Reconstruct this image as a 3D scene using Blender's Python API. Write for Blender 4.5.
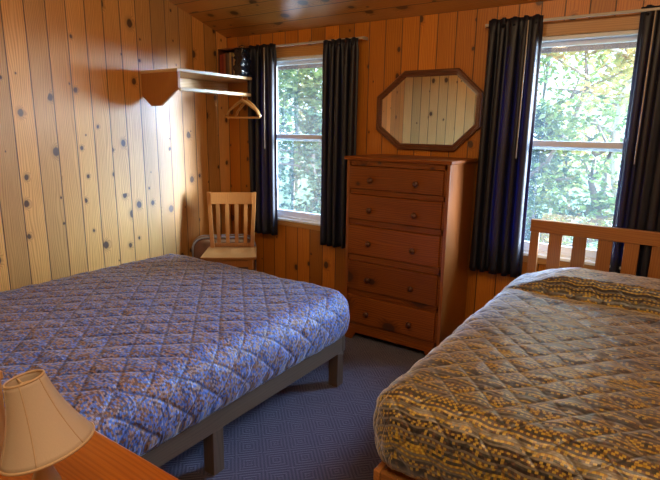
import bpy, bmesh, math, random
from mathutils import Vector, Matrix, noise
R = math.radians
C = bpy.context.scene.collection
for o in list(bpy.data.objects): bpy.data.objects.remove(o)
sc = bpy.context.scene

# ------------------------------------------------------------------ camera
CAM = Vector((3.329, -3.302, 1.419)); YAW, PITCH, ROLL, F = R(34.16), R(12.32), R(0.908), 512.44
fw = Vector((-math.sin(YAW)*math.cos(PITCH), math.cos(YAW)*math.cos(PITCH), -math.sin(PITCH)))
rt = Vector((math.cos(YAW), math.sin(YAW), 0)); up = rt.cross(fw)
rt2 = rt*math.cos(ROLL) + up*math.sin(ROLL); up2 = -rt*math.sin(ROLL) + up*math.cos(ROLL)
cd = bpy.data.cameras.new('camera'); co = bpy.data.objects.new('camera', cd); C.objects.link(co)
m = Matrix((rt2, up2, -fw)).transposed().to_4x4(); m.translation = CAM; co.matrix_world = m
cd.sensor_fit = 'HORIZONTAL'; cd.sensor_width = 36; cd.lens = 36*F/660; cd.clip_start = .02; cd.clip_end = 200
sc.camera = co

# ------------------------------------------------------------------ world, daylight, added fill lights, exposure
sc.view_settings.view_transform = 'Standard'; sc.view_settings.look = 'None'
sc.view_settings.gamma = 1; sc.view_settings.use_curve_mapping = False
sc.view_settings.exposure = 0.5
w = bpy.data.worlds.new('sky'); sc.world = w; w.use_nodes = True
bg = w.node_tree.nodes['Background']; bg.inputs[0].default_value = (.62, .80, 1, 1); bg.inputs[1].default_value = 3.6
def sun(name, d, strength, angle, col):
    l = bpy.data.lights.new(name, 'SUN'); l.energy = strength; l.angle = R(angle); l.color = col
    o = bpy.data.objects.new(name, l); C.objects.link(o)
    o.rotation_euler = Vector(d).to_track_quat('-Z', 'Y').to_euler(); o.location = (8, 5, 6)
    return o
sun('sun_low', (-1, -.50, -.12), 27.0, 26, (.95, .97, 1))
sun('sky_glow', (-.62, -.80, -.36), 52.0, 46, (.36, .60, 1))
def area(name, loc, d, sx, sy, power, col):
    l = bpy.data.lights.new(name, 'AREA'); l.shape = 'RECTANGLE'; l.size = sx; l.size_y = sy; l.energy = power; l.color = col
    o = bpy.data.objects.new(name, l); C.objects.link(o); o.location = loc
    o.rotation_euler = Vector(d).to_track_quat('-Z', 'Y').to_euler(); return o
area('rear_fill_light', (3.5, -3.30, 2.45), (-.25, 1, -.55), 1.3, .7, 21, (1, .74, .44))  # warm fill added behind the camera; the rear wall has no window
pl = bpy.data.lights.new('overhead_fill_light', 'POINT'); pl.energy = 13; pl.shadow_soft_size = .22; pl.color = (1, .74, .42)  # unseen warm point fill, added to brighten the room; no fitting modelled
po = bpy.data.objects.new('overhead_fill_light', pl); C.objects.link(po); po.location = (2.1, -2.6, 2.5)

# ------------------------------------------------------------------ node helpers
class NT:
    def __init__(s, name):
        s.m = bpy.data.materials.new(name); s.m.use_nodes = True; s.t = s.m.node_tree; s.t.nodes.clear()
        s.out = s.n('ShaderNodeOutputMaterial'); s.b = s.n('ShaderNodeBsdfPrincipled'); s.l(s.b.outputs[0], s.out.inputs[0])
    def n(s, k, **kw):
        x = s.t.nodes.new(k)
        for a, b in kw.items(): setattr(x, a, b)
        return x
    def l(s, a, b): s.t.links.new(a, b)
    def put(s, sock, v):
        if isinstance(v, bpy.types.NodeSocket): s.l(v, sock)
        elif v is not None: sock.default_value = v
    def ma(s, op, a, b=None, c=None, clamp=False):
        x = s.n('ShaderNodeMath', operation=op); x.use_clamp = clamp
        s.put(x.inputs[0], a)
        if b is not None: s.put(x.inputs[1], b)
        if c is not None: s.put(x.inputs[2], c)
        return x.outputs[0]
    def vec(s, x, y, z):
        c = s.n('ShaderNodeCombineXYZ'); s.put(c.inputs[0], x); s.put(c.inputs[1], y); s.put(c.inputs[2], z); return c.outputs[0]
    def sep(s, v):
        c = s.n('ShaderNodeSeparateXYZ'); s.l(v, c.inputs[0]); return c.outputs
    def mix(s, f, a, b, mode='MIX'):
        x = s.n('ShaderNodeMix', data_type='RGBA', blend_type=mode); s.put(x.inputs[0], f)
        s.put(x.inputs[6], a if isinstance(a, bpy.types.NodeSocket) else (*a, 1)); s.put(x.inputs[7], b if isinstance(b, bpy.types.NodeSocket) else (*b, 1))
        return x.outputs[2]
    def noise(s, v, sc_=1, det=2, rough=.5):
        x = s.n('ShaderNodeTexNoise'); s.l(v, x.inputs['Vector']); x.inputs['Scale'].default_value = sc_
        x.inputs['Detail'].default_value = det; x.inputs['Roughness'].default_value = rough; return x.outputs[0]
    def mr(s, v, a, b, c=0, d=1, smooth=True):
        x = s.n('ShaderNodeMapRange'); x.interpolation_type = 'SMOOTHSTEP' if smooth else 'LINEAR'
        s.put(x.inputs[0], v)
        for i, q in enumerate((a, b, c, d)): s.put(x.inputs[i+1], q)
        return x.outputs[0]
    def ramp(s, f, stops, const=False):
        x = s.n('ShaderNodeValToRGB'); s.l(f, x.inputs[0]); e = x.color_ramp.elements
        if const: x.color_ramp.interpolation = 'CONSTANT'
        while len(e) < len(stops): e.new(1)
        for k, (p, c) in enumerate(stops): e[k].position = p; e[k].color = (*c, 1)
        return x.outputs[0]
    def bump(s, h, dist, strength=1):
        x = s.n('ShaderNodeBump'); x.inputs['Distance'].default_value = dist; x.inputs['Strength'].default_value = strength
        s.l(h, x.inputs['Height']); s.l(x.outputs[0], s.b.inputs['Normal'])

def wood(name, long_ax, across_ax, light, dark, knot=(.055, .022, .012), plank=None, gap=(.06, .025, .01), rough=.42, coat=.25,
         density=.35, size=.019, seed=0.0, var=.22, other=None, cell=.15, spec=.5):
    """pine: long grain along long_ax, boards counted along across_ax"""
    t = NT(name); tc = t.n('ShaderNodeTexCoord'); P = t.sep(tc.outputs['Object'])
    L, U = P[long_ax], P[across_ax]
    W = P[3-long_ax-across_ax]
    oi = t.n('ShaderNodeObjectInfo')
    if plank:
        q = t.ma('DIVIDE', U, plank); idx = t.ma('FLOOR', q); fr = t.ma('FRACT', q)
        wn = t.n('ShaderNodeTexWhiteNoise', noise_dimensions='1D'); t.l(t.ma('ADD', idx, seed), wn.inputs['W']); rnd = wn.outputs[0]
    else:
        idx = t.ma('MULTIPLY', oi.outputs['Random'], 7.0); rnd = oi.outputs['Random']; fr = None
    Ls = t.ma('ADD', L, t.ma('MULTIPLY', rnd, 9.3))
    # knots
    v = t.n('ShaderNodeTexVoronoi'); v.voronoi_dimensions = '2D'; v.inputs['Scale'].default_value = 1/cell
    Wz = t.ma('ADD', t.ma('MULTIPLY', idx, 1.7), seed) if plank else t.ma('ADD', t.ma('MULTIPLY', W, .12), idx)
    kv = t.vec(t.ma('MULTIPLY', U, 1.0), t.ma('MULTIPLY', Ls, .72), t.ma('MULTIPLY', Wz, .35 if not plank else 1))
    wob = t.noise(kv, 25, 1); wv = t.vec(t.ma('ADD', t.ma('ADD', U, t.ma('MULTIPLY', idx, 5.37) if plank else t.ma('ADD', t.ma('MULTIPLY', W, .25), idx)), t.ma('MULTIPLY_ADD', wob, .012, -.006)), t.ma('MULTIPLY', Ls, .72), 0)
    t.l(wv, v.inputs['Vector'])
    d = t.ma('MULTIPLY', v.outputs['Distance'], cell)
    rc = t.sep(v.outputs['Color'])
    on = t.ma('LESS_THAN', rc[0], density)
    rad = t.ma('MULTIPLY_ADD', t.ma('POWER', rc[1], 1.8), size*1.25, size*.28)
    kn = t.ma('MULTIPLY', t.mr(d, t.ma('MULTIPLY', rad, .75), t.ma('MULTIPLY', rad, 1.15), 1, 0), on)
    halo = t.ma('MULTIPLY', t.mr(d, t.ma('MULTIPLY', rad, 1.0), t.ma('MULTIPLY', rad, 2.3), 1, 0), on)
    # grain
    low = t.noise(t.vec(t.ma('MULTIPLY', U, 9), t.ma('MULTIPLY', Ls, 1.1), t.ma('MULTIPLY', idx, 3.1)), 1, 2)
    ph = t.ma('ADD', t.ma('ADD', t.ma('MULTIPLY', U, 520), t.ma('MULTIPLY', low, 46)), t.ma('MULTIPLY', halo, 11))
    ph = t.ma('ADD', ph, t.ma('MULTIPLY', W, 260)) if not plank else ph
    g = t.ma('MULTIPLY_ADD', t.ma('SINE', ph), .5, .5)
    fib = t.noise(t.vec(t.ma('MULTIPLY', U, 260), t.ma('MULTIPLY', Ls, 5), t.ma('ADD', t.ma('MULTIPLY', W, 260 if not plank else 0), idx)), 1, 2)
    gg = t.ma('ADD', t.ma('MULTIPLY', t.ma('POWER', g, 2.2), .5), t.ma('MULTIPLY', t.mr(fib, .3, .75), .30))
    blot = t.noise(t.vec(t.ma('MULTIPLY', U, 3), t.ma('MULTIPLY', Ls, 1.2), idx), 1.3, 2)
    gg = t.ma('ADD', gg, t.ma('MULTIPLY_ADD', blot, .5, -.2), clamp=True)
    col = t.mix(gg, light, dark)
    col = t.mix(1.0, col, t.ramp(rnd, [(0, (1-var,)*3), (.5, (1, 1-var*.15, 1-var*.3)), (1, (1+var*.3, 1+var*.2, 1))]), 'MULTIPLY')
    col = t.mix(t.ma('MULTIPLY', halo, .35), col, tuple(x*.55 for x in dark))
    col = t.mix(t.ma('MULTIPLY', kn, .9), col, knot)
    h = t.ma('MULTIPLY', gg, -.25)
    if plank:
        e = t.ma('MINIMUM', fr, t.ma('SUBTRACT', 1, fr)); e = t.ma('MULTIPLY', e, plank)
        line = t.mr(e, .0014, .0042, 1, 0)
        col = t.mix(line, col, gap); h = t.ma('SUBTRACT', h, t.ma('MULTIPLY', line, 3))
    t.l(col, t.b.inputs['Base Color']); t.b.inputs['Roughness'].default_value = rough
    t.b.inputs['Coat Weight'].default_value = coat; t.b.inputs['Coat Roughness'].default_value = .28
    t.b.inputs['Specular IOR Level'].default_value = spec
    t.bump(h, .0016, .6)
    return t.m

def plain(name, col, rough=.5, metal=0, coat=0, trans=None, noise_amt=.12, nscale=40, spec=.5):
    t = NT(name); tc = t.n('ShaderNodeTexCoord'); n = t.noise(tc.outputs['Object'], nscale, 3)
    c = t.mix(n, tuple(x*(1-noise_amt) for x in col), tuple(min(1, x*(1+noise_amt)) for x in col))
    t.l(c, t.b.inputs['Base Color']); t.b.inputs['Roughness'].default_value = rough; t.b.inputs['Metallic'].default_value = metal
    t.b.inputs['Coat Weight'].default_value = coat; t.b.inputs['Specular IOR Level'].default_value = spec
    t.bump(n, .0006, .4)
    if trans:
        tr = t.n('ShaderNodeBsdfTranslucent'); tr.inputs[0].default_value = (*trans[0], 1); mx = t.n('ShaderNodeMixShader')
        mx.inputs[0].default_value = trans[1]; t.l(t.b.outputs[0], mx.inputs[1]); t.l(tr.outputs[0], mx.inputs[2]); t.l(mx.outputs[0], t.out.inputs[0])
    return t.m

# ------------------------------------------------------------------ mesh helpers
def smooth(me, on=True):
    for p in me.polygons: p.use_smooth = on
def tag(o, label, cat=None, group=None, kind=None):
    if label: o['label'] = label
    if cat: o['category'] = cat
    if group: o['group'] = group
    if kind: o['kind'] = kind
    return o
def obj(name, bm, mat, parent=None, sm=False, bevel=0, solid=0, seg=2):
    me = bpy.data.meshes.new(name); bmesh.ops.recalc_face_normals(bm, faces=bm.faces); bm.to_mesh(me); bm.free()
    me.materials.append(mat); smooth(me, sm); o = bpy.data.objects.new(name, me); C.objects.link(o)
    if parent: o.parent = parent
    if solid:
        s = o.modifiers.new('s', 'SOLIDIFY'); s.thickness = solid; s.offset = 0
    if bevel:
        b = o.modifiers.new('b', 'BEVEL'); b.width = bevel; b.segments = seg; b.limit_method = 'ANGLE'; b.harden_normals = False
    return o
def empty(name, loc, rz=0, **kw):
    o = bpy.data.objects.new(name, None); C.objects.link(o); o.location = loc; o.rotation_euler = (0, 0, rz); o.empty_display_size = .1
    tag(o, kw.get('label'), kw.get('cat'), kw.get('group'), kw.get('kind')); return o
def box(bm, x0, x1, y0, y1, z0, z1):
    v = [bm.verts.new((x, y, z)) for x in (x0, x1) for y in (y0, y1) for z in (z0, z1)]
    for f in ((0, 1, 3, 2), (4, 6, 7, 5), (0, 4, 5, 1), (2, 3, 7, 6), (0, 2, 6, 4), (1, 5, 7, 3)): bm.faces.new([v[i] for i in f])
    return v
def bx(*a):
    bm = bmesh.new(); box(bm, *a); return bm
def hexa(bm, bot, top):
    """prism between two vertex rings"""
    a = [bm.verts.new(p) for p in bot]; b = [bm.verts.new(p) for p in top]; n = len(a)
    for i in range(n): bm.faces.new((a[i], a[(i+1) % n], b[(i+1) % n], b[i]))
    bm.faces.new(a[::-1]); bm.faces.new(b)
def lathe(bm, prof, n=32, M=None, cap=True):
    rings = []
    for r, z in prof:
        rg = []
        for i in range(n):
            a = 2*math.pi*i/n; p = Vector((r*math.cos(a), r*math.sin(a), z)); rg.append(bm.verts.new(M @ p if M else p))
        rings.append(rg)
    for a, b in zip(rings, rings[1:]):
        for i in range(n): bm.faces.new((a[i], a[(i+1) % n], b[(i+1) % n], b[i]))
    if cap:
        bm.faces.new(rings[0][::-1]); bm.faces.new(rings[-1])
def tube(bm, pts, r, n=10, closed=False):
    pts = [Vector(p) for p in pts]; rings = []
    for i, p in enumerate(pts):
        a = pts[i-1] if i or closed else p; b = pts[(i+1) % len(pts)] if i < len(pts)-1 or closed else p
        d = (b-a).normalized(); q = d.to_track_quat('Z', 'Y'); rr = r[i] if isinstance(r, (list, tuple)) else r
        rings.append([bm.verts.new(p + q @ Vector((rr*math.cos(2*math.pi*k/n), rr*math.sin(2*math.pi*k/n), 0))) for k in range(n)])
    m_ = len(rings)
    for i in range(m_ if closed else m_-1):
        a, b = rings[i], rings[(i+1) % m_]
        for k in range(n): bm.faces.new((a[k], a[(k+1) % n], b[(k+1) % n], b[k]))
    if not closed: bm.faces.new(rings[0][::-1]); bm.faces.new(rings[-1])

# ------------------------------------------------------------------ materials
PW = .127
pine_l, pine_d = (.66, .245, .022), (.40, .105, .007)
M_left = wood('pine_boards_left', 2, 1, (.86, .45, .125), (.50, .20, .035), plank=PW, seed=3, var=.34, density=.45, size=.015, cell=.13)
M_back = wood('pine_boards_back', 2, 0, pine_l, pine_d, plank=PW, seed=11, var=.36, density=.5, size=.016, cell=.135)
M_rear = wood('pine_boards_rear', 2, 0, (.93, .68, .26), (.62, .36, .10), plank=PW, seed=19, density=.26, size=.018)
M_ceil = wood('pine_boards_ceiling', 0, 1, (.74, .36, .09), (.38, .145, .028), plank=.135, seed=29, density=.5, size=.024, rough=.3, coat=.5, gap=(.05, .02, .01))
def furn(name, light, dark, ax=(2, 0), **kw): return wood(name, ax[0], ax[1], light, dark, **kw)
M_trim = furn('pine_trim', (.58, .30, .09), (.40, .17, .04), (0, 2), density=.05, rough=.4)
M_trimv = furn('pine_trim_vertical', (.58, .30, .09), (.40, .17, .04), (2, 0), density=.05, rough=.4)
M_drs = furn('dresser_pine', (.30, .088, .009), (.11, .022, .003), (0, 2), density=.9, size=.030, rough=.42, coat=.12, spec=.3, cell=.24)
M_drsv = furn('dresser_pine_side', (.34, .11, .018), (.15, .035, .006), (2, 1), density=.2, size=.02, rough=.3, coat=.5, cell=.2)
M_knob = furn('dark_stained_knob', (.11, .035, .012), (.06, .018, .007), (1, 0), density=0, rough=.3, coat=.5)
M_mirf = furn('mirror_frame_wood', (.15, .055, .025), (.075, .026, .012), (0, 2), density=0, rough=.35, coat=.4)
M_chair = furn('chair_wood', (.50, .21, .050), (.36, .12, .022), (2, 0), density=0, rough=.32, coat=.3)
M_seat = furn('chair_seat_wood', (.44, .19, .05), (.32, .11, .022), (0, 1), density=0, rough=.25, coat=.6)
M_head = furn('headboard_pine', (.42, .18, .045), (.27, .095, .020), (0, 2), density=.05, rough=.4)
M_headv = furn('headboard_pine_slat', (.42, .18, .045), (.27, .095, .020), (2, 0), density=.05, rough=.4)
M_rail = furn('platform_brown_wood', (.125, .082, .050), (.080, .052, .033), (1, 2), density=0, rough=.45, coat=.2)
M_ns = furn('nightstand_pine', (.50, .16, .018), (.32, .08, .009), (0, 1), density=.08, rough=.28, coat=.5)
M_shelf = furn('shelf_pine', (.78, .58, .30), (.62, .40, .17), (1, 0), density=.08, rough=.4)  # paler than the end panel: sunlight on the shelf edges put into the colour
M_panel = furn('shelf_panel_pine', (.46, .19, .045), (.33, .11, .022), (2, 0), density=.12, rough=.4)
M_vinyl = plain('white_vinyl', (.88, .91, .94), .35, noise_amt=.03, trans=((.75, .87, 1), .07))
M_rod = plain('white_rod', (.50, .44, .37), .35, noise_amt=.04)
M_soffit = plain('soffit_board', (.12, .11, .105), .8, noise_amt=.1, nscale=6)
M_hanger = furn('hanger_wood', (.66, .36, .12), (.50, .22, .06), (0, 2), density=0, rough=.35)
M_steel = plain('hook_steel', (.55, .53, .5), .3, metal=1)
M_grass = plain('ground_leaf_litter', (.10, .14, .05), .9, noise_amt=.6, nscale=6)
M_black = plain('black_gloss', (.012, .013, .018), .12, coat=.6, nscale=9)

def carpet():
    t = NT('carpet_navy'); tc = t.n('ShaderNodeTexCoord'); P = t.sep(tc.outputs['Object'])
    a, b = P[0], P[1]; d1 = t.ma('MULTIPLY', t.ma('ADD', a, b), .7071); d2 = t.ma('MULTIPLY', t.ma('SUBTRACT', a, b), .7071)
    s = 1/.085
    ia = t.ma('FLOOR', t.ma('MULTIPLY', a, s)); ib = t.ma('FLOOR', t.ma('MULTIPLY', b, s))
    par = t.ma('ABSOLUTE', t.ma('MODULO', t.ma('ADD', ia, ib), 2.0))
    ln1 = t.ma('SINE', t.ma('MULTIPLY', d1, 400)); ln2 = t.ma('SINE', t.ma('MULTIPLY', d2, 400))
    ln = t.ma('ADD', t.ma('MULTIPLY', ln1, par), t.ma('MULTIPLY', ln2, t.ma('SUBTRACT', 1, par)))
    nz = t.noise(tc.outputs['Object'], 420, 2); f = t.ma('ADD', t.ma('MULTIPLY_ADD', ln, .28, .2), t.ma('MULTIPLY', nz, .65), clamp=True)
    c = t.mix(f, (.016, .020, .052), (.100, .078, .125))
    t.l(c, t.b.inputs['Base Color']); t.b.inputs['Roughness'].default_value = .95; t.b.inputs['Specular IOR Level'].default_value = .1
    t.b.inputs['Sheen Weight'].default_value = .3; t.bump(f, .003, .8); return t.m
M_carpet = carpet()

def bedspread(name, pal, pal2, rowh=.0070, colw=.0100, mixr=.5, ql=(45, .109, 135, .109), sheen=.25, rough=.62, coat=0, stb=.42):
    t = NT(name); uv = t.n('ShaderNodeUVMap'); uv.uv_map = 'UVMap'; P = t.sep(uv.outputs[0])
    wav = t.ma('MULTIPLY', t.ma('SINE', t.ma('MULTIPLY', P[0], 55)), .0035)
    wn_ = t.noise(uv.outputs[0], 7, 2); v = t.ma('ADD', t.ma('ADD', P[1], wav), t.ma('MULTIPLY', wn_, .014))
    row = t.ma('FLOOR', t.ma('DIVIDE', v, rowh))
    r1 = t.n('ShaderNodeTexWhiteNoise', noise_dimensions='1D'); t.l(row, r1.inputs['W'])
    u = t.ma('ADD', t.ma('DIVIDE', P[0], colw), t.ma('MULTIPLY', r1.outputs[0], 3)); colm = t.ma('FLOOR', u)
    r2 = t.n('ShaderNodeTexWhiteNoise', noise_dimensions='2D'); t.l(t.vec(colm, row, 0), r2.inputs['Vector'])
    alt = t.ma('ABSOLUTE', t.ma('MODULO', t.ma('ADD', row, colm), 2.0))
    val = t.ma('ADD', t.ma('MULTIPLY', r2.outputs[0], 1-mixr), t.ma('MULTIPLY', r1.outputs[0], mixr))
    n = len(pal)
    c1 = t.ramp(val, [(i/n, pal[i]) for i in range(n)], True)
    c2 = t.ramp(val, [(i/len(pal2), pal2[i]) for i in range(len(pal2))], True)
    col = t.mix(t.ma('MULTIPLY', alt, .75), c1, c2)
    fr = t.ma('FRACT', t.ma('DIVIDE', v, rowh)); ed = t.mr(t.ma('ABSOLUTE', t.ma('SUBTRACT', fr, .5)), .34, .5, 0, .5)
    col = t.mix(ed, col, tuple(x*.5 for x in pal[0]))
    at = t.n('ShaderNodeAttribute'); at.attribute_name = 'stitch'
    t.l(col, t.b.inputs['Base Color']); t.b.inputs['Roughness'].default_value = rough; t.b.inputs['Specular IOR Level'].default_value = .8; t.b.inputs['Coat Weight'].default_value = coat; t.b.inputs['Coat Roughness'].default_value = .4
    t.b.inputs['Sheen Weight'].default_value = sheen; t.b.inputs['Sheen Roughness'].default_value = .4
    wr = t.noise(uv.outputs[0], 34, 3)
    hs = []
    for an, sp in (ql[:2], ql[2:]):
        q = t.ma('ADD', t.ma('MULTIPLY', P[0], -math.sin(R(an))/sp), t.ma('MULTIPLY', P[1], math.cos(R(an))/sp))
        k = t.ma('ABSOLUTE', t.ma('SUBTRACT', t.ma('FRACT', q), .5)); hs.append(t.ma('SUBTRACT', .5, k))
    st = t.mr(t.ma('MINIMUM', hs[0], hs[1]), 0, .11, 0, 1)
    wr2 = t.noise(t.vec(t.ma('MULTIPLY', P[0], 1), t.ma('MULTIPLY', P[1], 2.2), 0), 16, 2)
    t.l(t.mix(t.mr(st, 0, .45, .45, 0), col, tuple(x*.6 for x in pal[0])), t.b.inputs['Base Color'])
    t.bump(t.ma('ADD', t.ma('ADD', t.ma('MULTIPLY', wr, .5), t.ma('MULTIPLY', wr2, .9)), t.ma('MULTIPLY', st, stb)), .0065, .8); return t.m
M_spread_blue = bedspread('bedspread_periwinkle', [(.022, .024, .075), (.15, .070, .040), (.05, .13, .46), (.34, .17, .075), (.17, .26, .60)],
                          [(.03, .05, .20), (.12, .20, .56), (.40, .26, .14), (.08, .04, .025), (.36, .37, .50)])  # palette shifted bluer to carry the window skylight on this bed
M_spread_gold = bedspread('bedspread_gold', [(.018, .016, .020), (.15, .085, .06), (.040, .048, .042), (.58, .42, .05), (.20, .18, .14)],
                          [(.050, .035, .035), (.68, .50, .07), (.08, .07, .07), (.32, .17, .04), (.24, .22, .20)], rowh=.0090, colw=.0090, mixr=.86, ql=(47, .097, 132, .097), sheen=1.0, rough=.36, coat=.5, stb=.45)

# ------------------------------------------------------------------ room shell
ZC, SL = 2.149, .299           # eave height and ceiling slope
RX, RY = 4.35, -3.42           # right and rear wall
W = [(.43, 1.22), (2.41, 3.20)]; WZ0, WZ1 = .668, 1.955
T = .14
o = obj('floor', bx(-T, RX+T, RY-T, T, -.1, 0), M_carpet); tag(o, None, kind='structure')
bm = bmesh.new()
xs = [-T, W[0][0], W[0][1], W[1][0], W[1][1], RX+T]
for i in range(5):
    if i % 2: box(bm, xs[i], xs[i+1], 0, T, 0, WZ0); box(bm, xs[i], xs[i+1], 0, T, WZ1, ZC+.02)
    else: box(bm, xs[i], xs[i+1], 0, T, 0, ZC+.02)
tag(obj('wall_back', bm, M_back), None, kind='structure')
def zc(y): return ZC - SL*y
bm = bmesh.new(); hexa(bm, [(-T, 0, 0), (-T, RY-T, 0), (-T, RY-T, zc(RY-T)), (-T, 0, zc(0))], [(0, 0, 0), (0, RY-T, 0), (0, RY-T, zc(RY-T)), (0, 0, zc(0))])
tag(obj('wall_left', bm, M_left), None, kind='structure')
bm = bmesh.new(); hexa(bm, [(RX, 0, 0), (RX, RY-T, 0), (RX, RY-T, zc(RY-T)), (RX, 0, zc(0))], [(RX+T, 0, 0), (RX+T, RY-T, 0), (RX+T, RY-T, zc(RY-T)), (RX+T, 0, zc(0))])
tag(obj('wall_right', bm, M_left), None, kind='structure')
tag(obj('wall_rear', bx(0, RX, RY-T, RY, 0, zc(RY)), M_rear), None, kind='structure')
bm = bmesh.new(); hexa(bm, [(-T, T, zc(T)), (RX+T, T, zc(T)), (RX+T, RY-T, zc(RY-T)), (-T, RY-T, zc(RY-T))], [(-T, T, zc(T)+.12), (RX+T, T, zc(T)+.12), (RX+T, RY-T, zc(RY-T)+.12), (-T, RY-T, zc(RY-T)+.12)])
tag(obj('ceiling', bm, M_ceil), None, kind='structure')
# roof overhang outside: soffit boards and fascia
bm = bmesh.new(); box(bm, -1, RX+1, T, .50, 1.975, 2.0); box(bm, -1, RX+1, .50, .53, 1.935, 2.12)
tag(obj('trim_5', bm, M_soffit), None, kind='structure')
for i, (x0, x1) in enumerate(W):     # wooden casings round the openings
    bm = bmesh.new(); box(bm, x0-.07, x1+.07, -.018, -.001, WZ1, WZ1+.075); box(bm, x0-.07, x1+.07, -.018, -.001, WZ0-.055, WZ0-.012)
    tag(obj('trim_%d' % (i+1), bm, M_trim, bevel=.003), None, kind='structure')
    bm = bmesh.new(); box(bm, x0-.07, x0, -.018, -.001, WZ0-.0, WZ1); box(bm, x1, x1+.07, -.018, -.001, WZ0-.0, WZ1)
    tag(obj('trim_%d' % (i+3), bm, M_trimv, bevel=.003), None, kind='structure')

def glass_mat():
    t = NT('window_glass'); t.t.nodes.remove(t.b)
    tr = t.n('ShaderNodeBsdfTransparent'); tr.inputs[0].default_value = (.93, .96, .97, 1)
    g = t.n('ShaderNodeBsdfGlossy'); g.inputs['Roughness'].default_value = .03
    fr = t.n('ShaderNodeLayerWeight'); fr.inputs[0].default_value = .12; mx = t.n('ShaderNodeMixShader')
    t.l(t.ma('MULTIPLY_ADD', fr.outputs[1], .8, .12), mx.inputs[0]); t.l(tr.outputs[0], mx.inputs[1]); t.l(g.outputs[0], mx.inputs[2]); 
    du = t.n('ShaderNodeBsdfTranslucent'); du.inputs[0].default_value = (.75, .88, 1, 1); m2 = t.n('ShaderNodeMixShader'); m2.inputs[0].default_value = .009
    t.l(mx.outputs[0], m2.inputs[1]); t.l(du.outputs[0], m2.inputs[2]); t.l(m2.outputs[0], t.out.inputs[0]); return t.m
M_glass = glass_mat()
MR = 1.342
for i, (x0, x1) in enumerate(W):
    e = empty('window_%d' % (i+1), ((x0+x1)/2, .05, WZ0), kind='structure'); cx = (x0+x1)/2; hw = (x1-x0)/2
    def fr_(bm, a, b, y0, y1, z0, z1, t_, tb=None):
        tb = tb or t_
        box(bm, a, a+t_, y0, y1, z0, z1); box(bm, b-t_, b, y0, y1, z0, z1); box(bm, a+t_, b-t_, y0, y1, z0, z0+tb); box(bm, a+t_, b-t_, y0, y1, z1-t_, z1)
    H = WZ1-WZ0; mz = MR-WZ0
    bm = bmesh.new(); fr_(bm, -hw, hw, -.05, .07, 0, H, .022); obj('window_frame', bm, M_vinyl, e, bevel=.002)
    bm = bmesh.new(); fr_(bm, -hw+.022, hw-.022, .005, .035, mz-.030, H-.022, .027, .052); up_s = obj('upper_sash', bm, M_vinyl, e, bevel=.002)
    bm = bmesh.new(); fr_(bm, -hw+.022, hw-.022, -.028, .003, .022, mz+.022, .034, .045); lo_s = obj('lower_sash', bm, M_vinyl, e, bevel=.002)
    obj('glass_pane', bx(-hw+.04, hw-.04, .018, .021, mz-.01, H-.04), M_glass, up_s)
    obj('glass_pane', bx(-hw+.045, hw-.045, -.014, -.011, .05, mz), M_glass, lo_s)
    obj('window_sill', bx(-hw-.02, hw+.02, -.085, -.05, -.012, .006), M_vinyl, e, bevel=.003)

# baseboards
tag(obj('baseboard_back', bx(0, RX, -.014, -.001, 0, .09), M_trim, bevel=.003), None, kind='structure')
tag(obj('baseboard_left', bx(.001, .014, RY, -.016, 0, .09), furn('baseboard_wood', (.58, .30, .09), (.40, .17, .04), (1, 2), density=.05), bevel=.003), None, kind='structure')

# ------------------------------------------------------------------ curtains and rods
M_curt = plain('navy_curtain', (.009, .010, .020), .5, trans=((.04, .18, .70), .085), noise_amt=.15, nscale=200, spec=.6)
def curtain(x0, x1, z0, z1, folds, label, seed, wand_x=None, flare=.0, yc=-.085, amp=.026):
    rnd = random.Random(seed); cx = (x0+x1)/2
    root = empty('curtain', (cx, yc, z0), label=label, cat='curtain', group='navy curtains at the two windows')
    nx, nz = folds*12, 40; bm = bmesh.new(); g = []
    ph = [rnd.uniform(-.5, .5) for _ in range(folds+2)]; am = [rnd.uniform(.6, 1.15) for _ in range(folds+2)]
    for j in range(nz+1):
        tz = j/nz; z = (z1-z0)*tz; row = []
        for i in range(nx+1):
            u = i/nx; k = min(folds-1e-6, max(0, folds*(u+.035*math.sin(2*math.pi*u*2+seed)*(u*(1-u)*4)+.0*tz))); a = am[int(k)]; A = amp*a*(1-.45*tz**6) + .006
            wob = .25*math.sin(3.1*tz+ph[int(k)]*3)*(1-tz)
            x = x0-cx + (x1-x0)*u; x += flare*(1-tz)*(u-.5) + .006*math.sin(2*math.pi*k*2)*1.2
            y = A*math.cos(2*math.pi*(k+wob*.35)) + .004*math.sin(5*tz+u*9)
            if tz > .955: y *= .55 
            row.append(bm.verts.new((x, y, z)))
        g.append(row)
    for j in range(nz):
        for i in range(nx): bm.faces.new((g[j][i], g[j][i+1], g[j+1][i+1], g[j+1][i]))
    obj('curtain_cloth', bm, M_curt, root, sm=True, solid=.003)
    for k in range(folds):                             # stiffened pleat headings
        bm = bmesh.new(); x = x0-cx+(x1-x0)*(k+.5)/folds; tube(bm, [(x, .0, z1-z0-.085), (x, -.004, z1-z0-.04), (x, -.002, z1-z0+.004)], [.007, .011, .013], 8)
        obj('pleat_heading', bm, M_curt, root, sm=True)
    if wand_x is not None:
        bm = bmesh.new(); tube(bm, [(wand_x-cx, -.045, z1-z0-.03), (wand_x-cx, -.050, z1-z0-.80)], .0035, 8)
        obj('draw_wand', bm, M_rod, root, sm=True)
    return root
curtain(.315, .600, .535, 2.05, 4, 'narrow navy curtain panel on the left of the left window, next to the hangers', 1, wand_x=.53)
curtain(1.055, 1.350, .525, 2.035, 5, 'navy curtain panel hanging between the left window and the dresser', 2)
curtain(2.262, 2.570, .525, 2.06, 5, 'navy curtain panel hanging between the octagonal mirror and the right window', 3, wand_x=2.505, flare=.03)
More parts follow.
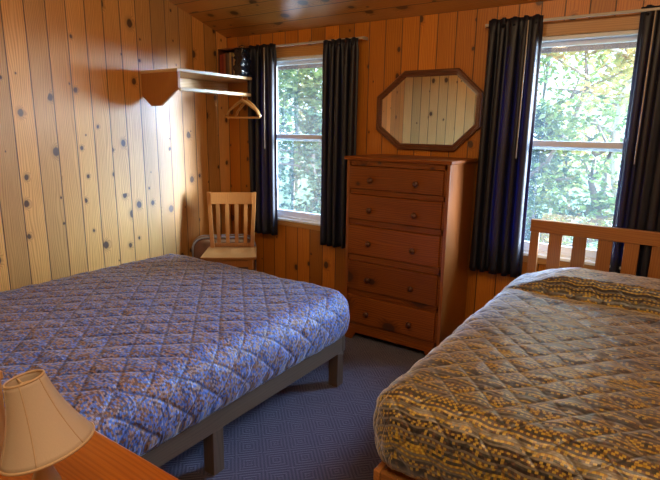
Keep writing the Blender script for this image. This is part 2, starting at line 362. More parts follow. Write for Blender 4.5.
curtain(3.045, 3.40, .53, 2.055, 5, 'navy curtain panel at the right edge, behind the slatted headboard', 4, wand_x=3.115, yc=-.054, amp=.015)
for x0, x1, lab in ((.30, 1.38, 'slim curtain rod above the left window'), (2.24, 3.42, 'slim curtain rod above the right window')):
    root = empty('curtain_rod', ((x0+x1)/2, -.06, 2.035), label=lab, cat='curtain rod', group='curtain rods'); h = (x1-x0)/2
    obj('rod', bx(-h, h, -.010, .004, -.007, .008), M_rod, root, bevel=.003)
    for s in (-1, 1): obj('rod_return', bx(s*h-.006, s*h+.006, .004, .059, -.009, .011), M_rod, root)

# ------------------------------------------------------------------ closet shelf in the corner
SD, SY, SZ = .404, -.871, 1.783
root = empty('closet_shelf', (0, SY, SZ), label='pine closet shelf on the left wall, with a clipped end panel and hanging rod', cat='shelf')
bm = bmesh.new(); hexa(bm, [(.002, 0, -.16), (.10, 0, -.228), (.20, 0, -.228), (SD-.004, 0, -.108), (SD-.004, 0, -.001), (.002, 0, -.001)],
                       [(.002, .020, -.16), (.10, .020, -.228), (.20, .020, -.228), (SD-.004, .020, -.108), (SD-.004, .020, -.001), (.002, .020, -.001)])
obj('end_panel', bm, M_panel, root, bevel=.0015)
bm = bmesh.new(); L_ = -SY; pl = [(.002, -.004), (SD, -.004), (SD, L_-.135), (.300, L_-.135), (.300, L_-.002), (.002, L_-.002)]
hexa(bm, [(a, b, 0) for a, b in pl], [(a, b, .020) for a, b in pl])
obj('shelf_board', bm, M_shelf, root, bevel=.002)
obj('wall_cleat', bx(.002, .022, .022, -SY-.004, -.075, -.003), M_shelf, root, bevel=.001)
obj('closet_rod', bx(SD-.028, SD-.004, .020, -SY-.140, -.128, -.102), M_shelf, root, bevel=.007, seg=4)
obj('back_cleat', bx(.024, .29, -SY-.024, -SY-.004, -.085, -.003), M_panel, root, bevel=.001)
# cubby of books on the shelf
ST = SZ+.020
root = empty('book_cubby', (.205, -.13, ST), label='small dark wooden cubby of books on the closet shelf', cat='box'); 
bm = bmesh.new(); box(bm, -.105, .105, -.075, .075, 0, .010); box(bm, -.105, .105, -.075, .075, .215, .225); box(bm, -.105, -.095, -.075, .075, .01, .215); box(bm, .095, .105, -.075, .075, .01, .215); box(bm, -.095, .095, .068, .075, .01, .215)
obj('case', bm, M_mirf, root, bevel=.001)
rb = random.Random(5); x = .112
cols = [(.30, .05, .03), (.22, .03, .03), (.34, .10, .05), (.10, .05, .04), (.16, .12, .09), (.45, .30, .12), (.07, .05, .07), (.50, .34, .14)]
desc = ['red spined book at the left end of the cubby row', 'dark red book second from the left in the cubby', 'rust coloured book in the cubby beside the dark red one', 'dark brown book in the middle of the cubby',
        'grey brown book in the cubby, right of the dark brown one', 'ochre book in the cubby, third from its right end', 'blackish book in the cubby beside the tan one', 'tan spined book at the right end of the cubby row']
for i in range(8):
    wd = .0205; hh = rb.uniform(.15, .185)
    e = empty('book', (x+wd/2, -.13, ST+.0101), label=desc[i], cat='book', group='books in the cubby')
    mcol = plain('book_cover_%d' % i, cols[i], .5)
    bm = bmesh.new(); box(bm, -wd/2+.001, -wd/2+.0025, -.068, .05, 0, hh); box(bm, wd/2-.0025, wd/2-.001, -.068, .05, 0, hh); box(bm, -wd/2+.0025, wd/2-.0025, -.068, -.0655, 0, hh)
    obj('cover', bm, mcol, e)
    obj('pages', bx(-wd/2+.003, wd/2-.003, -.065, .047, .003, hh-.004), plain('book_pages_%d' % i, (.62, .52, .36), .8), e)
    x += wd+.0012
# glossy black bag beside it
root = empty('black_bag', (.362, -.195, ST), label='shiny black plastic bag standing on the closet shelf by the curtain', cat='bag')
bm = bmesh.new(); bmesh.ops.create_cube(bm, size=1); bmesh.ops.subdivide_edges(bm, edges=bm.edges, cuts=11, use_grid_fill=True)
for v in bm.verts:
    p = v.co.copy(); s = 1+.10*noise.noise(p*5+Vector((3, 1, 7))); zz = p.z+.5
    wd = .080*(1-.12*abs(p.z)); v.co = Vector((p.x*wd, p.y*.12*(1-.35*zz), zz*.215)); v.co += Vector((1, 1, 0))*.016*noise.noise(Vector((p.x*6, p.y*6, p.z*9))); v.co.x += .006*math.sin(p.z*14)
    v.co.z = max(v.co.z, .0005)
M_bag = plain('shiny_black_plastic', (.010, .014, .025), .2, coat=.3, nscale=14, spec=.6)
obj('bag_body', bm, M_bag, root, sm=True)
bm = bmesh.new(); tube(bm, [(-.03, 0, .205), (-.03, -.005, .228), (0, -.008, .236), (.03, -.005, .228), (.03, 0, .205)], .004, 8); obj('handle', bm, M_bag, root, sm=True)

# hangers on the rod
def hanger(y, rz, label):
    z = SZ-.102
    e = empty('coat_hanger', (SD-.016, y, z), rz, label=label, cat='hanger', group='hangers on the closet rod')
    bm = bmesh.new(); pts = [(.0, 0, -.062), (0, 0, -.04), (.004, 0, -.030)]
    for k in range(11): a = R(-50+k*24); pts.append((.016*math.cos(a)-.003, 0, -.014+.0195*math.sin(a)))
    tube(bm, pts, .0026, 8); obj('hook', bm, M_steel, e, sm=True)
    bm = bmesh.new(); top = []
    for k in range(-10, 11):
        u = k/10; top.append((u*.175, 0, -.060-.105*abs(u)**1.2 - (.0 if abs(u) < .9 else .014)))
    tube(bm, top, [.0085+.004*(1-abs(k/10)) for k in range(-10, 11)], 8); obj('shoulder_bar', bm, M_hanger, e, sm=True)
    bm = bmesh.new(); tube(bm, [(-.175, 0, -.176), (-.163, 0, -.190), (0, 0, -.192), (.163, 0, -.190), (.175, 0, -.176)], .0068, 8); obj('trouser_bar', bm, M_hanger, e, sm=True)
hanger(-.235, R(4), 'wooden coat hanger on the closet rod, the nearer of the pair')
hanger(-.175, R(-12), 'wooden coat hanger on the closet rod, the farther one beside the curtain')

# ------------------------------------------------------------------ dresser
DX0, DX1, DY, DH = 1.517, 2.244, -.475, 1.244
root = empty('dresser', ((DX0+DX1)/2, -.25, 0), label='tall five-drawer reddish pine dresser below the octagonal mirror', cat='dresser')
hw = (DX1-DX0)/2; fy = DY+.25+.012; by = .225
for s in (-1, 1): obj('side_panel', bx(s*(hw-.022)-.010, s*(hw-.022)+.010, fy, by, 0, DH-.022), M_drsv, root, bevel=.002)
obj('dresser_top', bx(-hw-.004, hw, fy-.014, by, DH-.022, DH), M_drs, root, bevel=.004)
obj('back_panel', bx(-hw+.032, hw-.032, by-.010, by, .06, DH-.022), M_drs, root)
dz = [(1.038, 1.188), (.840, 1.006), (.603, .803), (.360, .560), (.125, .322)]
bm = bmesh.new()
for a, b in ((1.188, DH-.022), (1.006, 1.038), (.803, .840), (.560, .603), (.322, .360), (.055, .125)): box(bm, -hw+.032, hw-.032, fy, fy+.02, a, b)
box(bm, -hw+.032, -hw+.046, fy, fy+.02, .055, DH-.022); box(bm, hw-.046, hw-.032, fy, fy+.02, .055, DH-.022)
obj('face_frame', bm, M_drs, root, bevel=.001)
bm = bmesh.new(); hexa(bm, [(-hw+.012, fy-.004, 0), (-hw+.08, fy-.004, 0), (-hw+.11, fy-.004, .052), (hw-.11, fy-.004, .052), (hw-.08, fy-.004, 0), (hw-.012, fy-.004, 0), (hw-.012, fy-.004, .085), (-hw+.012, fy-.004, .085)],
                       [(-hw+.012, fy, 0), (-hw+.08, fy, 0), (-hw+.11, fy, .052), (hw-.11, fy, .052), (hw-.08, fy, 0), (hw-.012, fy, 0), (hw-.012, fy, .085), (-hw+.012, fy, .085)])
obj('base_apron', bm, M_drs, root)
for k, (a, b) in enumerate(dz):
    d = obj('drawer', bx(-hw+.044, hw-.047, fy-.012, fy+.35, a+.003, b-.003), M_drs, root, bevel=.004)
    for kx in (-.160, .152):
        bm = bmesh.new(); M = Matrix.Translation((kx, fy-.012, (a+b)/2-.012)) @ Matrix.Rotation(R(90), 4, 'X')
        lathe(bm, [(.008, 0), (.009, .008), (.015, .014), (.0185, .020), (.017, .027), (.010, .031), (.002, .032)], 20, M); obj('knob', bm, M_knob, d, sm=True)

# ------------------------------------------------------------------ mirror
oct_out = [(1.484, 1.64), (1.690, 1.805), (2.075, 1.805), (2.240, 1.655), (2.240, 1.437), (2.075, 1.280), (1.665, 1.280), (1.484, 1.415)]
root = empty('mirror', (1.862, -.002, 1.28), label='octagonal wall mirror in a dark brown wooden frame above the dresser', cat='mirror')
cx0, cz0 = 1.862, 1.5425
def ring(s, y): return [Vector((cx0+(x-cx0)*1, 0, z)) for x, z in oct_out]
def inset(pts, d):
    n = len(pts); out = []
    for i in range(n):
        a, b, c = Vector(pts[i-1]), Vector(pts[i]), Vector(pts[(i+1) % n]); e1 = (b-a).normalized(); e2 = (c-b).normalized()
        n1 = Vector((e1.y, -e1.x)); n2 = Vector((e2.y, -e2.x)); bi = (n1+n2).normalized(); out.append(b + bi*d/max(.3, bi.dot(n1)))
    return out
bm = bmesh.new(); rings = []
for d, y in ((0, 0), (0, -.018), (.006, -.024), (.018, -.024), (.022, -.018), (.034, -.020), (.040, -.012), (.040, 0)):
    rings.append([bm.verts.new((p.x-cx0, y, p.y-1.28)) for p in inset(oct_out, d)])
rings.append(rings[0])
for a, b in zip(rings, rings[1:]):
    for i in range(8): bm.faces.new((a[i], a[(i+1) % 8], b[(i+1) % 8], b[i]))
obj('mirror_frame', bm, M_mirf, root)
t = NT('mirror_glass'); t.b.inputs['Base Color'].default_value = (.97, .97, .95, 1); t.b.inputs['Metallic'].default_value = 1; t.b.inputs['Roughness'].default_value = .0
bm = bmesh.new(); r0 = [bm.verts.new((p.x-cx0, -.003, p.y-1.28)) for p in inset(oct_out, .039)]
r1 = [bm.verts.new((p.x-cx0, -.011, p.y-1.28)) for p in inset(oct_out, .040)]; r2 = [bm.verts.new((p.x-cx0, -.013, p.y-1.28)) for p in inset(oct_out, .043)]
for a, b in ((r0, r1), (r1, r2)):
    for i in range(8): bm.faces.new((a[i], a[(i+1) % 8], b[(i+1) % 8], b[i]))
bm.faces.new(r2); bm.faces.new(r0[::-1]); obj('mirror_glass', bm, t.m, root)

# ------------------------------------------------------------------ chair and folded bedding bundle in the corner
CH = (.450, -.465)
root = empty('dining_chair', (*CH, 0), R(40), label='light wooden slat-back chair in the corner by the left window', cat='chair'); root.scale = (.94, .95, 1)
def leg(x, y, z1, dx, dy): 
    bm = bmesh.new(); s = .017
    hexa(bm, [(x+dx-s, y+dy-s, 0), (x+dx+s, y+dy-s, 0), (x+dx+s, y+dy+s, 0), (x+dx-s, y+dy+s, 0)], [(x-s-.002, y-s, z1), (x+s+.002, y-s, z1), (x+s+.002, y+s, z1), (x-s-.002, y+s, z1)]); return bm
for s in (-1, 1): obj('leg', leg(s*.175, -.175, .425, 0, 0), M_chair, root, bevel=.003)
for s in (-1, 1):     # rear legs run on as back posts, leaning back
    bm = bmesh.new(); P_ = [(s*.165, .20, 0), (s*.170, .165, .43), (s*.195, .225, .895)]
    for a, b in zip(P_, P_[1:]):
        h = .017; hexa(bm, [(a[0]-h, a[1]-h, a[2]), (a[0]+h, a[1]-h, a[2]), (a[0]+h, a[1]+h, a[2]), (a[0]-h, a[1]+h, a[2])], [(b[0]-h, b[1]-h, b[2]), (b[0]+h, b[1]-h, b[2]), (b[0]+h, b[1]+h, b[2]), (b[0]-h, b[1]+h, b[2])])
    obj('leg', bm, M_chair, root, bevel=.003)
bm = bmesh.new()
g = []
for j in range(13):
    row = []
    for i in range(17):
        u, v = i/16*2-1, j/12*2-1; wx = .225-.018*(v+1)/2
        x = u*wx; y = v*.195-.005 - .012*(1-u*u)*(v < 0)*abs(v); zt = .447 - .012*math.exp(-((abs(u)-.42)/.3)**2)*math.exp(-((v-.1)/.55)**2)
        row.append((bm.verts.new((x, y, zt)), bm.verts.new((x*.985, y*.985, .424))))
    g.append(row)
for j in range(12):
    for i in range(16):
        for k in (0, 1): bm.faces.new((g[j][i][k], g[j][i+1][k], g[j+1][i+1][k], g[j+1][i][k]))
for j in range(12):
    for i in (0, 16): bm.faces.new((g[j][i][0], g[j+1][i][0], g[j+1][i][1], g[j][i][1]))
for i in range(16):
    for j in (0, 12): bm.faces.new((g[j][i][0], g[j][i+1][0], g[j][i+1][1], g[j][i][1]))
obj('seat', bm, M_seat, root, bevel=.003)
obj('apron', bx(-.158, .158, -.183, -.166, .365, .423), M_chair, root, bevel=.002)
for s in (-1, 1): obj('apron', bx(s*.175-.008, s*.175+.008, -.158, .150, .375, .423), M_chair, root, bevel=.002)
for s in (-1, 1): obj('stretcher', bx(s*.172-.008, s*.172+.008, -.158, .160, .15, .175), M_chair, root, bevel=.002)
bm = bmesh.new(); N = 14
for i in range(N):
    a, b = -.178+i*.356/N, -.178+(i+1)*.356/N
    f = lambda x: .012*(1-(x/.19)**2)
    hexa(bm, [(a, .197+f(a)-.009, .80), (b, .197+f(b)-.009, .80), (b, .197+f(b)+.009, .80), (a, .197+f(a)+.009, .80)], [(a, .212+f(a)-.009, .893), (b, .212+f(b)-.009, .893), (b, .212+f(b)+.009, .893), (a, .212+f(a)+.009, .893)])
bmesh.ops.remove_doubles(bm, verts=bm.verts, dist=.0005); obj('crest_rail', bm, M_chair, root, bevel=.002)
obj('lower_back_rail', bx(-.155, .155, .166, .184, .450, .480), M_chair, root, bevel=.002)
for x in (-.114, -.038, .038, .114):
    bm = bmesh.new(); pr = None; K = 8
    for k in range(K):
        def pt(q): zz = .478+q*.325; return (x*(1+.06*q), .175+.025*q+.008*q + .012*math.sin(math.pi*q)*-1, zz)
        a, b = pt(k/K), pt((k+1)/K); w_ = .0155
        hexa(bm, [(a[0]-w_, a[1]-.005, a[2]), (a[0]+w_, a[1]-.005, a[2]), (a[0]+w_, a[1]+.005, a[2]), (a[0]-w_, a[1]+.005, a[2])], [(b[0]-w_, b[1]-.005, b[2]), (b[0]+w_, b[1]-.005, b[2]), (b[0]+w_, b[1]+.005, b[2]), (b[0]-w_, b[1]+.005, b[2])])
    bmesh.ops.remove_doubles(bm, verts=bm.verts, dist=.0005); obj('back_slat', bm, M_chair, root, bevel=.001)

def rounded_case(w_, d_, h_, r, cuts=10):
    bm = bmesh.new(); bmesh.ops.create_cube(bm, size=1); bmesh.ops.subdivide_edges(bm, edges=bm.edges, cuts=cuts, use_grid_fill=True)
    hs = Vector((w_/2, d_/2, h_/2))
    for v in bm.verts:
        p = Vector((v.co.x*w_, v.co.y*d_, v.co.z*h_)); c = Vector([max(-hs[i]+r[i], min(hs[i]-r[i], p[i])) for i in range(3)]); q = p-c
        if q.length > 1e-9:
            e = Vector([q[i]/r[i] for i in range(3)]); e.normalize(); p = c + Vector([e[i]*r[i] for i in range(3)])
        v.co = p + Vector((0, 0, h_/2))
    return bm
M_case = plain('worn_brown_vinyl', (.22, .115, .085), .38, coat=.3, noise_amt=.5, nscale=16)
M_pip = plain('blue_grey_binding', (.42, .48, .68), .25, coat=.6, nscale=30)
root = empty('suitcase', (.215, -.305, 0), R(46), label='rounded brown and blue-grey case standing in the corner behind the chair', cat='case')
obj('case_body', rounded_case(.53, .105, .52, (.10, .045, .10), 14), M_case, root, sm=True)
def oval(y, grow):
    pts = []; a, b, r = .265+grow, .26+grow, .10
    for cxx, czz, s in ((a-r, b-r, 0), (-a+r, b-r, 90), (-a+r, -b+r, 180), (a-r, -b+r, 270)):
        for k in range(7): q = R(s+k*15); pts.append((cxx+r*math.cos(q), y, .260+czz+r*math.sin(q)))
    return pts
for y in (-.040, .040):
    bm = bmesh.new(); tube(bm, oval(y, -.006), .009, 8, closed=True); obj('binding', bm, M_pip, root, sm=True)

# ------------------------------------------------------------------ quilted covers
def quilt(w_, l_, z0, z1, r, mat, name, parent, off, pillow=None, bulge=.02, ql=(45, .109, 135, .109), n=(90, 120, 18), seed=0, wr=.0):
    """rounded mattress cover; local origin at centre, x across, y along"""
    bm = bmesh.new(); uvl = bm.loops.layers.uv.new('UVMap'); sk = {}
    def surf(a, b, c):
        dv = 0       # a,b,c in -1..1 on the cube surface
        p = Vector((a*w_/2, b*l_/2, c*(z1-z0)/2)); hs = Vector((w_/2, l_/2, (z1-z0)/2)); rr = r
        cc = Vector([max(-hs[i]+rr, min(hs[i]-rr, p[i])) for i in range(3)]); q = p-cc; nrm = q.normalized() if q.length > 1e-9 else Vector((0, 0, 1))
        if q.length > 1e-9: p = cc + nrm*rr
        top = max(0, nrm.z)
        drop = hs.z - p.z
        u = p.x + (math.copysign(drop, a)*abs(nrm.x) if abs(nrm.x) > .01 else 0); v = p.y + (math.copysign(drop, b)*abs(nrm.y) if abs(nrm.y) > .01 else 0)
        # quilting diamonds
        (a1, s1, a2, s2) = ql; d1 = abs(((v*math.cos(R(a1))-u*math.sin(R(a1)))/s1) % 1-.5)*2; d2 = abs(((v*math.cos(R(a2))-u*math.sin(R(a2)))/s2) % 1-.5)*2
        st = min(1-d1, 1-d2); puff = .0042*(1-math.exp(-st*4)) + .001*st
        puff += .006*noise.noise(Vector((u*5+seed, v*5, 1))) + .0035*noise.noise(Vector((u*19, v*27+seed, 2)))
        p = p + nrm*puff
        p.z += bulge*top*(1-a*a*.9)*(1-b*b*.9)
        side = 1-abs(c) if abs(nrm.z) < .6 else 0
        p += Vector((nrm.x, nrm.y, 0))*.016*side
        if pillow and p.z > 0:
            yy = p.y - pillow[0]; hgt = pillow[1]
            ex = min(1, max(0, (w_/2-abs(p.x)+.0)/.36)); ex = ex*ex*(3-2*ex)
            if yy > 0:
                q_ = min(1, yy/.055); fz = (q_*(2-q_))**.6; tail = 1 - .35*max(0, (yy-.16)/.3)
                p.z += hgt*fz*tail*ex; v += hgt*fz*ex; p.y -= .028*math.sin(min(1, yy/.10)*math.pi)*ex
            else:
                p.z -= .012*math.exp(yy/.03)*ex; p.z += .016*math.exp(-((yy+.14)/.035)**2)*(.5+.5*math.sin(p.x*9))*ex
        return p, u, v
    def face_grid(fn, na, nb):
        g = [[None]*(nb+1) for _ in range(na+1)]
        for i in range(na+1):
            for j in range(nb+1):
                a, b, c = fn(-1+2*i/na, -1+2*j/nb); p, u, v = surf(a, b, c); g[i][j] = (bm.verts.new(p), u, v)
        for i in range(na):
            for j in range(nb):
                q = [g[i][j], g[i+1][j], g[i+1][j+1], g[i][j+1]]; f = bm.faces.new([k[0] for k in q])
                for lp, k in zip(f.loops, q): lp[uvl].uv = (k[1], k[2])
    face_grid(lambda i, j: (i, j, 1), n[0], n[1]); face_grid(lambda i, j: (i, j, -1), 10, 10)
    for s_ in (-1, 1): face_grid(lambda i, j: (s_, i, j), n[1], n[2]); face_grid(lambda i, j: (i, s_, j), n[0], n[2])
    bmesh.ops.remove_doubles(bm, verts=bm.verts, dist=.0008)
    o = obj(name, bm, mat, parent, sm=True); o.location = off; return o

# left bed: platform + cover
BX0, BX1, BY1, BY0 = .43, 1.90, -1.028, -3.06
root = empty('platform_bed', ((BX0+BX1)/2, (BY0+BY1)/2, 0), label='low dark-brown wooden platform bed along the left wall', cat='bed')
hx, hy = (BX1-BX0)/2, (BY1-BY0)/2
for s in (-1, 1): obj('side_rail', bx(s*hx-.0125*(1+s)*1.0-(.0 if s > 0 else 0), s*hx+.025*(s < 0), -hy+.026, hy-.026, .200, .289), M_rail, root, bevel=.003)
M_railx = furn('platform_brown_wood_cross', (.125, .082, .050), (.080, .052, .033), (0, 2), density=0, rough=.45, coat=.2)
for s in (-1, 1): obj('end_rail', bx(-hx, hx, s*hy-.0125-.0125*s, s*hy+.0125-.0125*s, .200, .289), M_railx, root, bevel=.003)
obj('slat_deck', bx(-hx+.027, hx-.027, -hy+.027, hy-.027, .245, .265), M_railx, root)
M_leg = furn('platform_brown_leg', (.125, .082, .050), (.080, .052, .033), (2, 0), density=0, rough=.45, coat=.2)
for sx in (-1, 1):
    for yy in (-hy+.04, 0.055, hy-.04): obj('leg', bx(sx*(hx-.033)-.030, sx*(hx-.033)+.030, yy-.030, yy+.030, 0, .199), M_leg, root, bevel=.003)
q = quilt(1.50, 2.04, -.145, .145, .095, M_spread_blue, 'bedspread', None, ((.43+1.935)/2, (-.995-3.06)/2, .425), seed=4, n=(150, 200, 30))
q.name = 'bedspread'; tag(q, 'blue and brown quilted bedspread over the mattress of the left bed', 'bedspread', 'quilted bedspreads')
q.location.z = .2665+.145+.003

# right bed
QX0, QX1, QY1, QY0 = 2.60, 3.98, -.12, -1.945
root = empty('slatted_bed', ((QX0+QX1)/2, (QY0+QY1)/2, 0), label='pine bed with a slatted headboard below the right window', cat='bed')
hx, hy = (QX1-QX0)/2, (QY1-QY0)/2; px0 = 2.628-(QX0+QX1)/2; 
def hbx(x0, x1, y0, y1, z0, z1, nm, mt): return obj(nm, bx(x0, x1, y0, y1, z0, z1), mt, root, bevel=.004)
yb0, yb1 = hy-.003, hy+.022
hbx(px0, px0+.050, yb0, yb1, 0, .830, 'headboard_post', M_headv); hbx(-px0-.050, -px0, yb0, yb1, 0, .830, 'headboard_post', M_headv)
hbx(px0-.004, -px0+.004, yb0-.004, yb1+.004, .830, .906, 'headboard_top_rail', M_head)
hbx(px0+.051, -px0-.051, yb0, yb1, .40, .50, 'headboard_lower_rail', M_head)
x = px0+.104
while x < -px0-.1: hbx(x, x+.074, yb0+.007, yb1-.007, .501, .829, 'headboard_slat', M_headv); x += .130
M_heady = furn('bed_rail_pine', (.52, .22, .06), (.34, .13, .032), (1, 2), density=.05, rough=.4)
for s in (-1, 1): hbx(s*(hx-.0125)-.0125, s*(hx-.0125)+.0125, -hy+.0, hy+.009, .14, .29, 'side_rail', M_heady)
hbx(-hx+.026, hx-.026, -hy, -hy+.025, .14, .29, 'foot_rail', M_head)
for s in (-1, 1): hbx(s*(hx-.06)-.03, s*(hx-.06)+.03, -hy+.027, -hy+.087, 0, .27, 'foot_leg', M_headv)
hbx(-hx+.027, hx-.027, -hy+.027, hy-.01, .27, .29, 'slat_deck', M_head)
q = quilt(1.40, 1.79, -.150, .150, .085, M_spread_gold, 'bedspread', None, ((QX0+QX1)/2, (QY0+QY1)/2-.030, .0), pillow=(.49, .105), ql=(47, .097, 132, .097), seed=9, bulge=.012, n=(140, 200, 30))
tag(q, 'gold and dark grey quilted bedspread covering the right bed and its pillow', 'bedspread', 'quilted bedspreads')
q.location.z = .2915+.150+.003

# ------------------------------------------------------------------ nightstand, lamp, pine box
root = empty('nightstand', (2.26, -2.84, 0), label='orange pine nightstand beside the left bed, in the near left corner', cat='nightstand')
obj('table_top', bx(-.29, .29, -.225, .225, .578, .60), M_ns, root, bevel=.004)
bm = bmesh.new(); box(bm, -.265, .265, -.205, -.185, .05, .577); box(bm, -.265, -.245, -.185, .20, .05, .577); box(bm, .245, .265, -.185, .20, .05, .577); box(bm, -.245, .245, -.185, .20, .05, .07)
obj('case', bm, M_ns, root, bevel=.002)
for z0, z1 in ((.33, .565), (.085, .32)):
    d = obj('drawer', bx(-.243, .243, .185, .212, z0, z1), M_ns, root, bevel=.003)
    bm = bmesh.new(); lathe(bm, [(.007, 0), (.008, .01), (.016, .018), (.014, .026), (.002, .028)], 16, Matrix.Translation((0, .212, (z0+z1)/2)) @ Matrix.Rotation(R(-90), 4, 'X')); obj('knob', bm, M_knob, d, sm=True)
for sx in (-1, 1):
    for sy in (-1, 1): obj('foot', bx(sx*.24-.02, sx*.24+.02, sy*.18-.02, sy*.18+.02, 0, .049), M_ns, root)

def ray(px, py, dist):
    d = fw*F + rt2*(px-330) + up2*(240-py); return CAM + d*(dist/math.hypot(d.x, d.y))
LT, LB = ray(24, 379, 1.12), ray(48, 446, 1.10)
axis = (LT-LB); H = axis.length; Q = axis.to_track_quat('Z', 'Y')
base = Vector((LB.x-.012, LB.y-.008, .60))
root = empty('table_lamp', base, label='small table lamp with a tilted cream bell shade on the nightstand', cat='lamp')
M_shade = plain('cream_fabric_shade', (.76, .66, .56), .6, trans=((.55, .40, .26), .22), noise_amt=.05, nscale=300)
M_shpip = plain('cream_shade_trim', (.60, .44, .29), .7, noise_amt=.05)
M_ceramic = plain('cream_ceramic', (.62, .48, .34), .25, coat=.6, noise_amt=.05)
MS = Matrix.Translation(LB-base) @ Q.to_matrix().to_4x4()
R0, R1 = .089, .036
def bell(t_): return R1 + (R0-R1)*(.42*(1-t_) + .58*(1-t_)**2.1)
bm = bmesh.new(); prof = [(bell(k/16), H*k/16) for k in range(17)]; lathe(bm, prof, 48, MS, cap=False)
sh = obj('lamp_shade', bm, M_shade, root, sm=True, solid=.002)
bm = bmesh.new()
for rr, zz, th in ((R0, 0, .0032), (R1, H, .0026)): tube(bm, [MS @ Vector((rr*math.cos(2*math.pi*k/40), rr*math.sin(2*math.pi*k/40), zz)) for k in range(40)], th, 8, closed=True)
for k in range(6):
    a = 2*math.pi*(k+.35)/6; tube(bm, [MS @ Vector(((bell(q/12)+.001)*math.cos(a), (bell(q/12)+.001)*math.sin(a), H*q/12)) for q in range(13)], .0013, 6)
obj('shade_trim', bm, M_shpip, sh, sm=True)
bm = bmesh.new(); tube(bm, [MS @ Vector((.014*math.cos(2*math.pi*k/24), .014*math.sin(2*math.pi*k/24), H-.012)) for k in range(24)], .0022, 6, closed=True)
for k in range(3):
    a = 2*math.pi*k/3; tube(bm, [MS @ Vector((.014*math.cos(a), .014*math.sin(a), H-.012)), MS @ Vector((R1*math.cos(a), R1*math.sin(a), H-.002))], .0016, 6)
obj('shade_spider', bm, M_shpip, sh, sm=True)
z_ = LB.z-base.z
bm = bmesh.new(); lathe(bm, [(.045, 0), (.047, .006), (.040, .014), (.022, .024), (.018, .035), (.034, z_*.30), (.030, z_*.5), (.016, z_*.72), (.012, z_*.95), (.011, z_+.02)], 32); obj('lamp_base', bm, M_ceramic, root, sm=True)
bm = bmesh.new(); c0 = MS @ Vector((0, 0, H*.25)); tube(bm, [(0, 0, z_+.01), c0], .008, 12); obj('lamp_stem', bm, M_steel, root, sm=True)
bm = bmesh.new(); lathe(bm, [(.012, 0), (.013, .02), (.024, .045), (.028, .062), (.022, .080), (.008, .090), (.001, .091)], 24, Matrix.Translation(c0) @ Q.to_matrix().to_4x4()); obj('light_bulb', bm, plain('frosted_bulb', (.85, .83, .78), .4, noise_amt=.01), root, sm=True)

root = empty('wooden_box', (2.014, -2.87, .60), label='upright knotty pine box on the nightstand at the left edge of the photo', cat='box')
bp = ray(-8, 371, 1.33); hh = .24
M_pbox = furn('knotty_pine_box', (.62, .36, .13), (.42, .20, .06), (2, 0), density=.5, size=.02, rough=.45)
obj('box_body', bx(-.036, .036, -.06, .06, 0, hh-.02), M_pbox, root, bevel=.002); obj('box_lid', bx(-.040, .040, -.064, .064, hh-.019, hh), M_pbox, root, bevel=.002)

# ------------------------------------------------------------------ outdoors
bm = bmesh.new(); box(bm, -30, 25, T, 45, -.9, -.8); tag(obj('ground', bm, M_grass), None, kind='structure')
def leaf_mat(name, cols):
    cols = [tuple(x*f for x, f in zip(k, (.66, .60, .55))) for k in cols]
    t = NT(name); g = t.n('ShaderNodeNewGeometry'); c = t.ramp(g.outputs['Random Per Island'], [(i/max(1, len(cols)-1), k) for i, k in enumerate(cols)])
    t.l(c, t.b.inputs['Base Color']); t.b.inputs['Roughness'].default_value = .5
    tr = t.n('ShaderNodeBsdfTranslucent'); t.l(c, tr.inputs[0]); mx = t.n('ShaderNodeMixShader'); mx.inputs[0].default_value = .45
    t.l(t.b.outputs[0], mx.inputs[1]); t.l(tr.outputs[0], mx.inputs[2]); t.l(mx.outputs[0], t.out.inputs[0]); return t.m
LM = {'maple': leaf_mat('maple_leaves', [(.14, .24, .05), (.48, .52, .12), (.68, .62, .20), (.72, .46, .20), (.42, .52, .14), (.76, .76, .36)]),
      'green': leaf_mat('green_leaves', [(.05, .12, .04), (.20, .36, .10), (.35, .50, .16), (.14, .26, .08), (.48, .60, .26)]),
      'fir': leaf_mat('fir_needles', [(.03, .08, .05), (.08, .18, .09), (.16, .30, .16), (.22, .38, .24)])}
M_bark = plain('grey_bark', (.22, .19, .16), .9, noise_amt=.4, nscale=20); M_birch = plain('pale_birch_bark', (.62, .60, .55), .7, noise_amt=.25, nscale=18)
def leaves(rnd, bm, c, n, rad, size):
    for _ in range(n):
        d = Vector((rnd.gauss(0, 1), rnd.gauss(0, 1), rnd.gauss(0, .75))); d = d.normalized()*rad*rnd.random()**.4; p = c+d
        s = size*rnd.uniform(.6, 1.3); q = Vector((rnd.gauss(0, .6), rnd.gauss(0, .6), 1)).to_track_quat('Z', 'Y'); a = rnd.uniform(0, 6.28)
        vs = []
        for k, (lx, ly, lz) in enumerate(((-.5, 0, 0), (0, -.32, .06), (.5, 0, 0), (0, .32, .06))):
            x = lx*math.cos(a)-ly*math.sin(a); y = lx*math.sin(a)+ly*math.cos(a); vs.append(bm.verts.new(p + q @ Vector((x*s, y*s, lz*s))))
        bm.faces.new(vs)
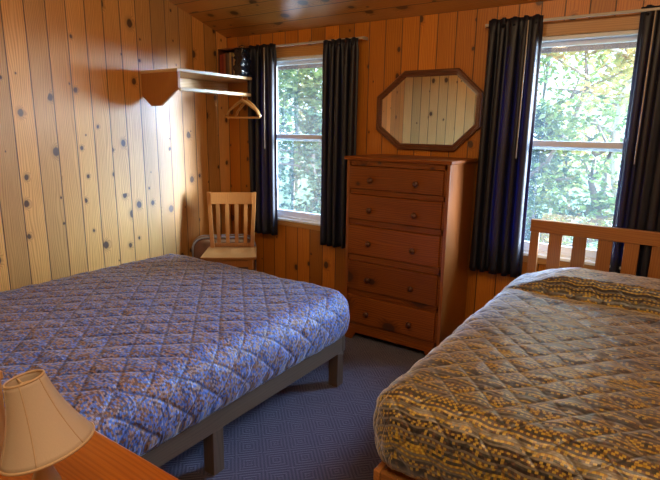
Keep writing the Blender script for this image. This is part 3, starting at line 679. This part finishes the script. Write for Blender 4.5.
def tree(az, dist, h, rad, kind, n, label, seed, bark=None, size=.13):
    rnd = random.Random(seed); a = R(az); x = CAM.x + dist*math.sin(a); y = CAM.y + dist*math.cos(a)
    root = empty('fir_tree' if kind == 'fir' else 'leafy_tree', (x, y, -.8), label=label, cat='tree', group='trees outside the windows')
    bm = bmesh.new()
    if kind == 'fir':
        L = 16
        for k in range(L):
            z = .3+h*(k/L); rr = rad*(1-k/L)+.12; m_ = max(5, int(12*(1-k/L)))
            for q in range(m_):
                aa = rnd.uniform(0, 6.28)
                for s_ in range(5): f = (s_+1)/5; leaves(rnd, bm, Vector((math.cos(aa)*rr*f, math.sin(aa)*rr*f, z-.25*rr*f)), max(1, n//(L*m_*4)), .10+.08*f, size)
    else:
        for k in range(26):
            a2 = rnd.uniform(0, 6.28); rr = rad*math.sqrt(rnd.random()); z = h*.22+(h*.78)*rnd.random()
            leaves(rnd, bm, Vector((math.cos(a2)*rr, math.sin(a2)*rr, z)), n//26, rad*.38, size)
    obj('foliage', bm, LM[kind], root)
    bm = bmesh.new(); pts = [(rnd.uniform(-.06, .06)*k, rnd.uniform(-.06, .06)*k, h*.95*k/6) for k in range(7)]
    tube(bm, pts, [.085*(1-k/8) for k in range(7)], 8)
    for k in range(9):
        z = h*rnd.uniform(.25, .8); a2 = rnd.uniform(0, 6.28); b = pts[min(6, int(z/h*6.3))]
        tube(bm, [(b[0], b[1], z), (b[0]+rad*.5*math.cos(a2), b[1]+rad*.5*math.sin(a2), z+.25*rad), (b[0]+rad*.9*math.cos(a2), b[1]+rad*.9*math.sin(a2), z+.3*rad)], [.03, .02, .008], 5)
    obj('trunk', bm, bark or M_bark, root, sm=True)
T_ = [
 (-4.2, 9.5, 5.6, 1.5, 'maple', 3600, 'yellow-green maple seen through the upper right window', 1, None, .14),
 (-9.5, 10.5, 6.4, 1.5, 'maple', 3600, 'golden maple left of centre in the right window', 2, None, .14),
 (-12.3, 7.8, 2.3, .9, 'fir', 4200, 'young dark fir low on the left in the right window', 3, None, .085),
 (-7.2, 7.4, 2.5, .8, 'green', 2200, 'low green shrubby tree behind the headboard slats', 4, None, .10),
 (-5.2, 7.6, 4.2, .55, 'maple', 1100, 'thin pale-barked birch at the right side of the right window', 5, M_birch, .11),
 (-6.0, 14, 8.0, 2.0, 'green', 4200, 'tall green tree farthest back in the right window', 6, None, .18),
 (-12.5, 15, 8.0, 2.0, 'green', 3600, 'tall green tree behind the fir in the right window', 7, None, .18),
 (-35.0, 9.5, 5.4, 1.3, 'green', 4200, 'bright green tree filling the right half of the left window', 8, None, .13),
 (-38.3, 12.5, 6.6, 1.6, 'green', 3600, 'paler green tree in the middle of the left window', 9, None, .16),
 (-41.5, 10, 4.6, 1.2, 'fir', 4200, 'dark fir at the left edge of the left window', 10, None, .10),
 (-36.3, 6.8, 2.2, .7, 'fir', 3000, 'small fir low in the left window', 11, None, .08),
 (-38, 18, 9.5, 2.4, 'maple', 3800, 'yellowish tree at the back of the left window view', 12, None, .22),
]
for a in T_: tree(*a)
